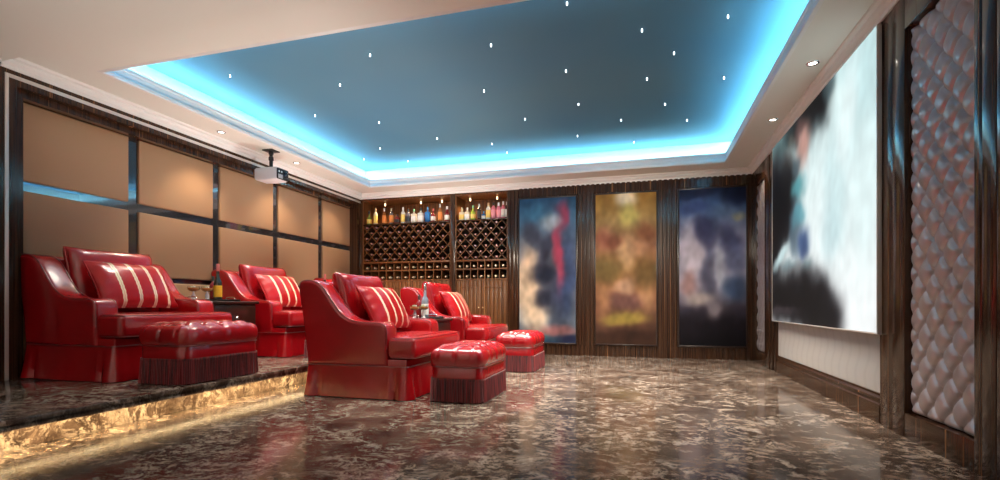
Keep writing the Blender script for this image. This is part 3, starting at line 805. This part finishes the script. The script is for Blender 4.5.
bl = [spix(*a) for a in [
 (868, 60, 26, 70, 0, S(196, 228, 230), .8), (868, 190, 14, 60, 0, S(225, 246, 246), .7), (838, 190, 9, 50, .2, S(205, 232, 234), .75), (850, 110, 8, 40, -.3, S(238, 252, 252), .7), (832, 230, 7, 26, 0, S(190, 218, 222), .6),
 (784, 140, 12, 16, 0, S(150, 196, 196), .95), (822, 100, 10, 20, -.5, S(16, 16, 18), .98), (808, 118, 12, 20, -.3, S(18, 18, 20), .98), (795, 130, 9, 12, 0, S(30, 34, 36), .8), (832, 84, 6, 12, -.5, S(60, 74, 78), .8),
 (778, 200, 8, 44, 0, S(16, 14, 18), .98), (789, 190, 10, 30, .3, S(14, 12, 15), .98), (776, 250, 6, 36, 0, S(12, 10, 14), .98), (784, 225, 9, 22, 0, S(10, 9, 13), .95),
 (806, 146, 5, 18, 0, S(196, 150, 138), .95), (803, 126, 4, 8, 0, S(110, 80, 76), .7), (800, 188, 6, 9, 0, S(86, 160, 168), .9), (798, 166, 4, 10, 0, S(70, 90, 100), .7), (797, 230, 5, 24, .2, S(60, 80, 96), .75), (806, 246, 5, 14, 0, S(40, 62, 110), .85), (801, 214, 5, 10, 0, S(92, 158, 172), .8),
 (783, 258, 7, 6, .3, S(210, 236, 238), .95), (810, 268, 5, 5, 0, S(190, 220, 224), .8), (790, 268, 6, 5, 0, S(150, 180, 186), .7),
 (783, 300, 16, 22, 0, S(12, 9, 12), 1), (803, 300, 14, 26, 0, S(10, 7, 11), 1), (818, 306, 14, 26, 0, S(10, 7, 11), 1), (832, 318, 10, 24, 0, S(14, 11, 15), .95), (784, 311, 12, 4, 0, S(70, 60, 64), .7)]]
art('picture', w, h, 90, 70, bg, bl, lambda u, v: (-.0205, w / 2 - u * w, v * h), SCREENM, root, seed=5, warp=1.2, grain=.06)
b = MB(); b.box(-.02, .004, -w / 2, w / 2, 0, h); b.build('backing_board', BLACK, root, smooth=False)
b = MB()
for a0, a1, c0, c1 in ((-w / 2 - .012, -w / 2, -.012, h), (w / 2, w / 2 + .012, -.012, h), (-w / 2, w / 2, -.012, 0)): b.bbox(-.026, .004, a0, a1, c0, c1, .003)
b.build('frame', SATIN, root)

# wall behind the viewer
b = MB(); b.box(-5.2, 1.9, YN - .2, YN, 0, 3.0)
struct(b.build('wall_front', mat('warm_wall_paint', (.62, .54, .47), .6), smooth=False))

# ------------------------------------------------------------------ armchair
CW = 1.13
def make_chair():
    root = empty('armchair')
    U = lambda u: u - .5          # local x (front is +x), y centred
    # side profile of an arm that sweeps up into the back
    top = smooth_path([(-.064, .955), (-.050, .995), (-.012, 1.016), (.04, 1.020), (.11, 1.008), (.175, .970), (.235, .900), (.30, .810), (.37, .728), (.45, .678), (.545, .656), (.64, .652), (.72, .650), (.770, .638), (.800, .608), (.810, .560)], 3)
    rear = smooth_path([(.022, .27), (.0, .45), (-.03, .70), (-.058, .88), (-.064, .955)], 3)
    prof = rear[:-1] + top + [(.810, .42), (.810, .27)]
    prof = prof[::-1]             # ccw
    AT = .19
    for sgn in (-1, 1):
        m = MB()
        def fn(a, z, t, sgn=sgn):
            fl = .012 * max(0, (z - .5)) / .5      # arms lean out a little
            y = -CW / 2 + t
            if sgn > 0: y = CW / 2 - t
            return (U(a), y + (-fl if sgn < 0 else fl), z)
        m.slab(prof, AT, .034, fn, 6, flat=True)
        arm = m.build('arm', RED, root, angle=50)
        m = MB()
        for tt in (.012, AT - .012):
            pts = [fn(a, z + .0015, tt) for a, z in inset(prof, .008)][1:len(top) + 2]
            m.tube(pts, .0055, 6)
        m.build('piping', RED_DARK, arm)
    # back shell between the arms
    m = MB()
    bp = [(.03, .30), (.15, .30), (.13, .70), (.115, .90), (.10, .985), (.05, 1.012), (-.02, 1.005), (-.052, .97), (-.058, .90), (-.025, .70), (.0, .45)]
    m.slab(smooth_path(bp + [bp[0]], 2)[:-1], CW - 2 * AT + .06, .02, lambda a, z, t: (U(a), -CW / 2 + AT - .03 + t, z), 3, flat=True)
    m.build('back', RED, root, angle=50)
    # front rail below the seat cushion
    m = MB(); m.bbox(U(.12), U(.985), -CW / 2 + .02, CW / 2 - .02, .20, .335, .012, 3)
    m.build('seat_rail', RED, root)
    # T-shaped seat cushion
    y0, y1 = -CW / 2, CW / 2; ins = AT + .004
    lp = [(U(.20), y0 + ins), (U(.52), y0 + ins), (U(.822), y0 + ins)] + [(U(.822), y0 + .01)]
    fr = []
    for cx, cy, a0 in ((U(1.06) - .05, y0 + .01 + .05, -PI / 2), (U(1.06) - .05, y1 - .01 - .05, 0)):
        for i in range(6): fr.append((cx + .05 * math.cos(a0 + i / 5 * PI / 2), cy + .05 * math.sin(a0 + i / 5 * PI / 2)))
    mid = [(U(1.06), y0 + .06 + (CW - .12) * k / 8) for k in range(1, 8)]
    lp += fr[:6] + mid + fr[6:] + [(U(.822), y1 - .01), (U(.822), y1 - ins), (U(.52), y1 - ins), (U(.20), y1 - ins)]
    m = MB(); m.slab(lp, .185, .042, lambda a, c, t: (a, c, .338 + t), 6, crown=.008)
    sc_ = m.build('seat_cushion', RED, root, angle=60)
    m = MB()
    for z in (.350, .512):
        m.tube([(a, c, z) for a, c in inset(lp, .014)], .006, 6, closed=True)
    m.build('piping', RED_DARK, sc_)
    # loose back cushion
    m = MB(); pillow(m, .76, .60, .21, 5.0, .36, .03)
    bc = m.build('back_cushion', RED, root, angle=60)
    bc.location = (U(.245), 0, .795); bc.rotation_euler = (0, math.radians(-11), 0)
    # skirt with inverted pleats at the corners
    m = MB(); lp = rrect(U(.02), U(1.0), -CW / 2 + .004, CW / 2 - .004, .03, 6, 30); rows = []
    corners = [(U(.02), -CW / 2), (U(.02), CW / 2), (U(1.0), -CW / 2), (U(1.0), CW / 2)]
    nz = 10
    for k in range(nz + 1):
        t = k / nz; z = .275 - .27 * t; L = inset(lp, -.030 * t ** 1.25); row = []
        for (a, c), (a0, c0) in zip(L, lp):
            d = min(math.hypot(a0 - x, c0 - y) for x, y in corners)
            ax, ay = a - 0, c
            pl = -.030 * t ** .8 * math.exp(-((d - .115) / .020) ** 2) + .012 * t * math.exp(-((d - .05) / .04) ** 2) + .006 * t * math.sin(d * 19)
            nx_, ny_ = a - a0, c - c0; ll = math.hypot(nx_, ny_) or 1
            if k == 0: nx_, ny_, ll = 0, 0, 1
            row.append((a + nx_ / ll * pl, c + ny_ / ll * pl, z))
        rows.append(row)
    rows.insert(0, [(a, c, .277) for a, c in inset(lp, .02)])
    m.grid(rows, closed_u=True)
    m.grid([rows[-1], [(a * .97, c * .97, .004) for a, c, z in rows[-1]]], closed_u=True)
    sk = m.build('skirt', RED, root, angle=60)
    m = MB(); m.tube([(a, c, .276) for a, c in inset(lp, -.004)], .006, 6, closed=True)
    m.build('piping', RED_DARK, sk)
    return root
def pillow(m, w, h, t, p, q, pinch, n=26):
    """cushion in the y-z plane, thickness along x, with pinched corners"""
    for sg in (1, -1):
        rows = []
        for j in range(n + 1):
            row = []
            for i in range(n + 1):
                a = math.sin((i / n - .5) * PI); b_ = math.sin((j / n - .5) * PI)
                k = max(0, (1 - abs(a) ** p) * (1 - abs(b_) ** p)) ** q
                # edges bow in between the corners
                y = a * w / 2 * (1 - pinch * (1 - b_ * b_) * a * a)
                z = b_ * h / 2 * (1 - pinch * (1 - a * a) * b_ * b_)
                wr = .006 * math.sin(a * 17 + b_ * 3) * (1 - k) + .005 * math.sin(b_ * 15 - a * 4) * (1 - k)
                row.append((sg * (t / 2 * k) + wr * (.0 if k < 1e-4 else 1), y, z))
            rows.append(row)
        m.grid(rows)
    N_ = n; pts = []
    def e(a, b_): return (0, a * w / 2 * (1 - pinch * (1 - b_ * b_) * a * a), b_ * h / 2 * (1 - pinch * (1 - a * a) * b_ * b_))
    for s0 in range(4):
        for i in range(12):
            u = -1 + 2 * i / 12
            pts.append(e(*((u, -1), (1, u), (-u, 1), (-1, -u))[s0]))
    m.tube(pts, .007, 6, closed=True)

def make_throw():
    m = MB(); pillow(m, .72, .45, .19, 2.4, .50, .05)
    return m.build('throw_pillow', STRIPE, None, angle=70)

# ------------------------------------------------------------------ ottoman
def make_ottoman():
    root = empty('ottoman'); OX, OY = .23, .385
    base = rrect(-OX, OX, -OY, OY, .085, 8, 22)
    px, py = .155, .155
    def groove(x, y):
        g = 0
        # channels run over the rim where the button rows end
        gx = abs(x / px - round(x / px)) * px; gy = abs((y / py) - round(y / py)) * py
        return math.exp(-(gy / .010) ** 2), math.exp(-(gx / .010) ** 2)
    def tuft(x, y):
        a, c = x / px, y / py
        p, q = a + c, a - c
        dp, dq = abs(p - round(p)), abs(q - round(q))
        # buttons where p and q are both whole and of even sum (diamond lattice)
        puff = (max(0, 1 - (1 - 2 * dp) ** 2.4) * max(0, 1 - (1 - 2 * dq) ** 2.4)) ** .5
        node = math.exp(-(dp * dp + dq * dq) / .03)
        return puff, node
    m = MB(); rows = []
    side = [(.006, .292), (-.004, .302), (-.011, .325), (-.014, .355), (-.011, .385), (-.002, .410), (.014, .428), (.034, .438)]
    for ins, z in side:
        row = []
        for (a, c), (a0, c0) in zip(inset(base, ins), base):
            gy, gx = groove(a0, c0)
            onx = abs(abs(a0) - OX) < .02; ony = abs(abs(c0) - OY) < .02
            g = gy if onx else (gx if ony else 0)
            g *= min(1, max(0, (z - .300) / .06))
            k = 1 - .0
            L = math.hypot(a, c)
            dx, dy = (math.copysign(1, a0), 0) if onx else ((0, math.copysign(1, c0)) if ony else (a0 / L, c0 / L))
            row.append((a - dx * g * .014, c - dy * g * .014, z - g * .006))
        rows.append(row)
    L0 = inset(base, .034)
    for k in range(1, 25):
        s_ = 1 - k / 24.0
        row = []
        for a, c in L0:
            x, y = a * s_, c * s_
            pf, nd = tuft(x, y)
            dome = .030 * (1 - s_ ** 2)
            f = min(1, k / 4)
            row.append((x, y, .438 + dome * .6 + f * (.020 * pf - .016 * nd)))
        rows.append(row)
    m.grid(rows, closed_u=True)
    m.build('tufted_cushion', RED, root, angle=75)
    m = MB(); m.grid([[(a, c, z) for a, c in inset(base, i)] for i, z in ((.012, .185), (.004, .19), (.004, .282), (.010, .290), (.03, .292))], closed_u=True)
    m.grid([[(a, c, .186) for a, c in inset(base, .01)], [(a * .2, c * .2, .186) for a, c in base]], closed_u=True)
    bd = m.build('upholstered_band', RED, root)
    m = MB(); m.tube([(a, c, .291) for a, c in inset(base, .001)], .006, 6, closed=True); m.build('piping', RED_DARK, bd)
    # bullion fringe
    m = MB(); m.grid([[(a, c, z) for a, c in inset(base, -.006)] for z in (.180, .198)], closed_u=True)
    P = [Vector((a, c, 0)) for a, c in inset(base, -.004)]
    seg = [(P[(i + 1) % len(P)] - P[i]).length for i in range(len(P))]; tot = sum(seg); NS = 165
    i = 0; acc = 0
    for k in range(NS):
        d = tot * k / NS
        while acc + seg[i] < d: acc += seg[i]; i += 1
        p = P[i].lerp(P[(i + 1) % len(P)], (d - acc) / seg[i]); tg = (P[(i + 1) % len(P)] - P[i]).normalized(); nr = Vector((tg.y, -tg.x, 0))
        j = random.uniform(-.003, .003); o_ = random.uniform(0, .006); r = random.uniform(.0040, .0060)
        pts = [p + Vector((0, 0, .190)), p + nr * (.003 + o_ * .6) + tg * j * .5 + Vector((0, 0, .10)), p + nr * (.006 + o_) + tg * j + Vector((0, 0, .006 + random.uniform(0, .006)))]
        m.tube(pts, r, 4)
    m.grid([[(a, c, .006) for a, c in inset(base, .02)], [(a, c, .19) for a, c in inset(base, .02)]], closed_u=True)
    m.build('fringe', FRINGE, root)
    return root

# ------------------------------------------------------------------ side table and what stands on it
def make_table():
    root = empty('side_table'); W, D, H = .66, .55, .635     # along y, along x, height
    m = MB(); m.bbox(-D / 2, D / 2, -W / 2, W / 2, H - .03, H, .008, 3); m.build('table_top', WOOD_DARK, root)
    m = MB(); m.bbox(-D / 2 + .02, D / 2 - .03, -W / 2 + .03, W / 2 - .03, .30, H - .0305, .004); m.build('case', WOOD_DARK, root)
    m = MB(); m.bbox(D / 2 - .0295, D / 2 - .012, -W / 2 + .045, W / 2 - .045, .33, H - .045, .005, 2)
    d = m.build('drawer', WOOD_DARK, root)
    m = MB(); m.lathe([(.005, 0), (.005, .012), (.013, .018), (.015, .026), (.010, .034), (0, .036)], D / 2 - .013, 0, .46, 14, axis='x'); m.build('knob', CHROME, d)
    for sx in (-1, 1):
        for sy in (-1, 1):
            m = MB(); x, y = sx * (D / 2 - .045), sy * (W / 2 - .05)
            rows = [[(x + a * k, y + c * k, z) for a, c in rrect(-.022, .022, -.022, .022, .005, 3, 2)] for k, z in ((.6, 0), (1, .2995))]
            m.grid(rows, closed_u=True, cap0=True, cap1=True); m.build('leg', WOOD_DARK, root)
    return root
def make_tray():
    root = empty('serving_tray'); lp = rrect(-.16, .16, -.25, .25, .03, 5, 6)
    m = MB(); m.grid([[(a, c, z) for a, c in inset(lp, i)] for i, z in ((.004, 0), (0, .003), (-.004, .020), (-.001, .021), (.006, .006), (.02, .005))], closed_u=True, cap0=True, cap1=True)
    m.build('tray_base', BLACK, root)
    for sg in (-1, 1):
        m = MB(); m.tube([(x, sg * (.256), z) for x, z in ((-.06, .012), (-.058, .035), (-.045, .044), (0, .046), (.045, .044), (.058, .035), (.06, .012))], .006, 8)
        m.build('handle', CHROME, root)
    return root
def make_goblet():
    root = empty('cocktail_glass')
    m = MB(); m.lathe([(0, 0), (.030, .001), (.032, .005), (.022, .012), (.016, .022), (.019, .035), (.020, .050), (.014, .072), (.009, .088), (.010, .094), (0, .095)], n=20); m.build('stem', STEM, root)
    m = MB(); m.lathe([(.004, .094), (.026, .097), (.048, .108), (.057, .124), (.056, .142), (.050, .152), (.0485, .152), (.054, .141), (.055, .124), (.046, .110), (.026, .100), (0, .097)], n=24); m.build('bowl', G_CLEAR, root)
    m = MB(); m.lathe([(0, .0990), (.024, .1015), (.0445, .111), (.0535, .124), (.0530, .134), (0, .134)], n=20); m.build('drink', DRINK, root)
    m = MB()
    for k in range(7):
        a = k * 2.4; r = .010 + .022 * (k % 3) / 2
        m.lathe([(0, -.009), (.007, -.006), (.009, 0), (.007, .006), (0, .009)], r * math.cos(a), r * math.sin(a), .143, 8, mi=k % 2)
    m.tube([(.004, 0, .135), (.0, .004, .165)], .0015, 5, mi=0)
    m.build('garnish', [OLIVE, L_WHITE], root)
    return root

chair0 = make_chair(); ott0 = make_ottoman(); pil0 = make_throw(); tab0 = make_table(); tray0 = make_tray(); gob0 = make_goblet()
fresh = set()
def place(src, loc, label, cat, group, rot=None):
    o = src if src.name not in fresh else copy_tree(src)
    fresh.add(src.name); o.location = loc
    if rot: o.rotation_euler = rot
    tag(o, label, cat, group); return o
sets = [  # rear x, near y, floor z, words
    (-4.90, 2.88, PZ, 'on the platform nearest the viewer', 'platform armchair nearest the viewer'),
    (-4.90, 4.81, PZ, 'on the platform, middle of its row', 'middle armchair of the platform row'),
    (-4.90, 6.74, PZ, 'on the platform beside the wine cabinet', 'platform armchair beside the wine cabinet'),
    (-2.876, 3.79, 0, 'on the lower marble floor before the platform step', 'front armchair on the lower floor'),
    (-2.876, 5.72, 0, 'on the lower floor, close to the wine cabinet', 'lower-floor armchair by the wine cabinet')]
for x, y, z, w1, w2 in sets:
    yc = y + CW / 2
    place(chair0, (x + .5, yc, z), 'red leather skirted armchair ' + w1, 'armchair', 'red leather armchairs')
    place(pil0, (x + .492, yc - .01, z + .768), 'red throw pillow with cream stripes on the ' + w2, 'throw pillow', 'striped throw pillows', (0, math.radians(-28), math.radians(2)))
    place(ott0, (x + (1.44 if z else 1.415), y + .395, z), 'red tufted ottoman with fringe before the ' + w2, 'ottoman', 'fringed ottomans')
tabs = [(-4.475, 4.41, PZ, 'first platform table from the viewer', 'platform side table between the first two chairs'), (-4.475, 6.34, PZ, 'platform table by the wine cabinet end', 'platform side table toward the wine cabinet'), (-2.47, 5.32, 0, 'table on the lower floor', 'side table between the two lower-floor chairs')]
for x, y, z, w1, w2 in tabs:
    place(tab0, (x, y, z), 'dark ' + w2, 'side table', 'dark side tables')
    T = z + .6355
    place(tray0, (x + (.05 if z == 0 else -.03), y - .03, T), 'black tray with metal handles on the ' + w1, 'tray', 'serving trays')
    T += .0062
    front = z == 0; gx, bx = (.05, .005) if front else (-.05, -.05)
    place(gob0, (x - .01 + gx, y - .235, T), 'wide cocktail glass nearest the viewer on the ' + w1, 'glass', 'cocktail glasses')
    place(gob0, (x + .04 + gx, y - .11, T), 'wide cocktail glass next to the bottles on the ' + w1, 'glass', 'cocktail glasses')
    r = bottle('champagne_bottle', .405, .042, G_SILVER if front else G_DARK, None, CHROME if front else FOIL_RED, L_WHITE if front else L_AMBER, 'burg', (x + .04 + bx, y + .03, T),
               ('clear bottle with silver neck on the ' if front else 'dark bottle with golden label on the ') + w1, 'tall bottles on the side tables')
    bottle('red_bottle', .27, .034, G_RED, None, FOIL_BLACK, G_RED, 'bordeaux', (x - .045 + bx, y + .05, T), 'dark red bottle behind the tall bottle on the ' + w1, 'red bottles on the side tables')

# ------------------------------------------------------------------ projector
root = empty('projector', (-4.545, 5.33, SOF)); tag(root, 'pale grey projector hanging from the left soffit on a black mount', 'projector')
m = MB(); m.bbox(-.075, .075, -.075, .075, -.014, 0, .004); m.build('ceiling_plate', BLACK, root)
m = MB(); m.lathe([(.030, -.014), (.030, -.05), (.022, -.054), (.022, -.08), (.030, -.084), (.030, -.125), (.022, -.13), (.022, -.222)], n=20); m.build('mount_pole', BLACK, root)
m = MB(); m.bbox(-.10, .06, -.05, .05, -.235, -.222, .004); m.build('mount_bracket', GREYM, root)
lp = [(-.165, -.365), (-.145, -.390), (.0, -.398), (.15, -.394), (.170, -.382), (.170, -.255), (.158, -.240), (0, -.235), (-.14, -.238), (-.165, -.255)]
m = MB(); m.slab(lp, .22, .018, lambda a, z, t: (a, -.11 + t, z), 4, flat=True); bd = m.build('housing', PROJ, root, angle=35)
m = MB(); m.bbox(.168, .179, -.100, .100, -.385, -.250, .012, 3); fp = m.build('front_face', BLACK, root)
m = MB(); m.lathe([(.036, 0), (.036, .018), (.030, .022), (.028, .014), (0, .018)], .178, .045, -.318, 22, axis='x'); m.build('lens', LENS, fp)
m = MB(); m.bbox(.178, .182, -.085, -.005, -.375, -.325, .003); m.build('vent_panel', GREYM, fp)
m = MB()
for k in range(2): m.lathe([(.012, 0), (.012, .004), (0, .005)], .178, -.068 + k * .045, -.290, 12, axis='x')
m.build('sensor', PROJ, fp)

# ------------------------------------------------------------------ camera, world, colour
yaw = math.atan(142 / 500)
cam = bpy.data.cameras.new('camera'); co = bpy.data.objects.new('camera', cam); C.objects.link(co)
co.location = (0, 0, .8); co.rotation_euler = (PI / 2, 0, yaw)
cam.sensor_width = 36; cam.lens = 18; cam.shift_y = 64.5 / 1000; cam.clip_start = .05
sc.camera = co
wd = bpy.data.worlds.new('world'); sc.world = wd; wd.use_nodes = True
wd.node_tree.nodes['Background'].inputs['Color'].default_value = (.9, .85, .8, 1); wd.node_tree.nodes['Background'].inputs['Strength'].default_value = .0
vs = sc.view_settings; vs.view_transform = 'Standard'; vs.look = 'None'; vs.gamma = 1; vs.use_curve_mapping = False; vs.exposure = 0.0
try:
    sc.cycles.use_denoising = True; sc.cycles.denoiser = 'OPENIMAGEDENOISE'
    sc.cycles.max_bounces = 8; sc.cycles.sample_clamp_indirect = 6
except Exception: pass
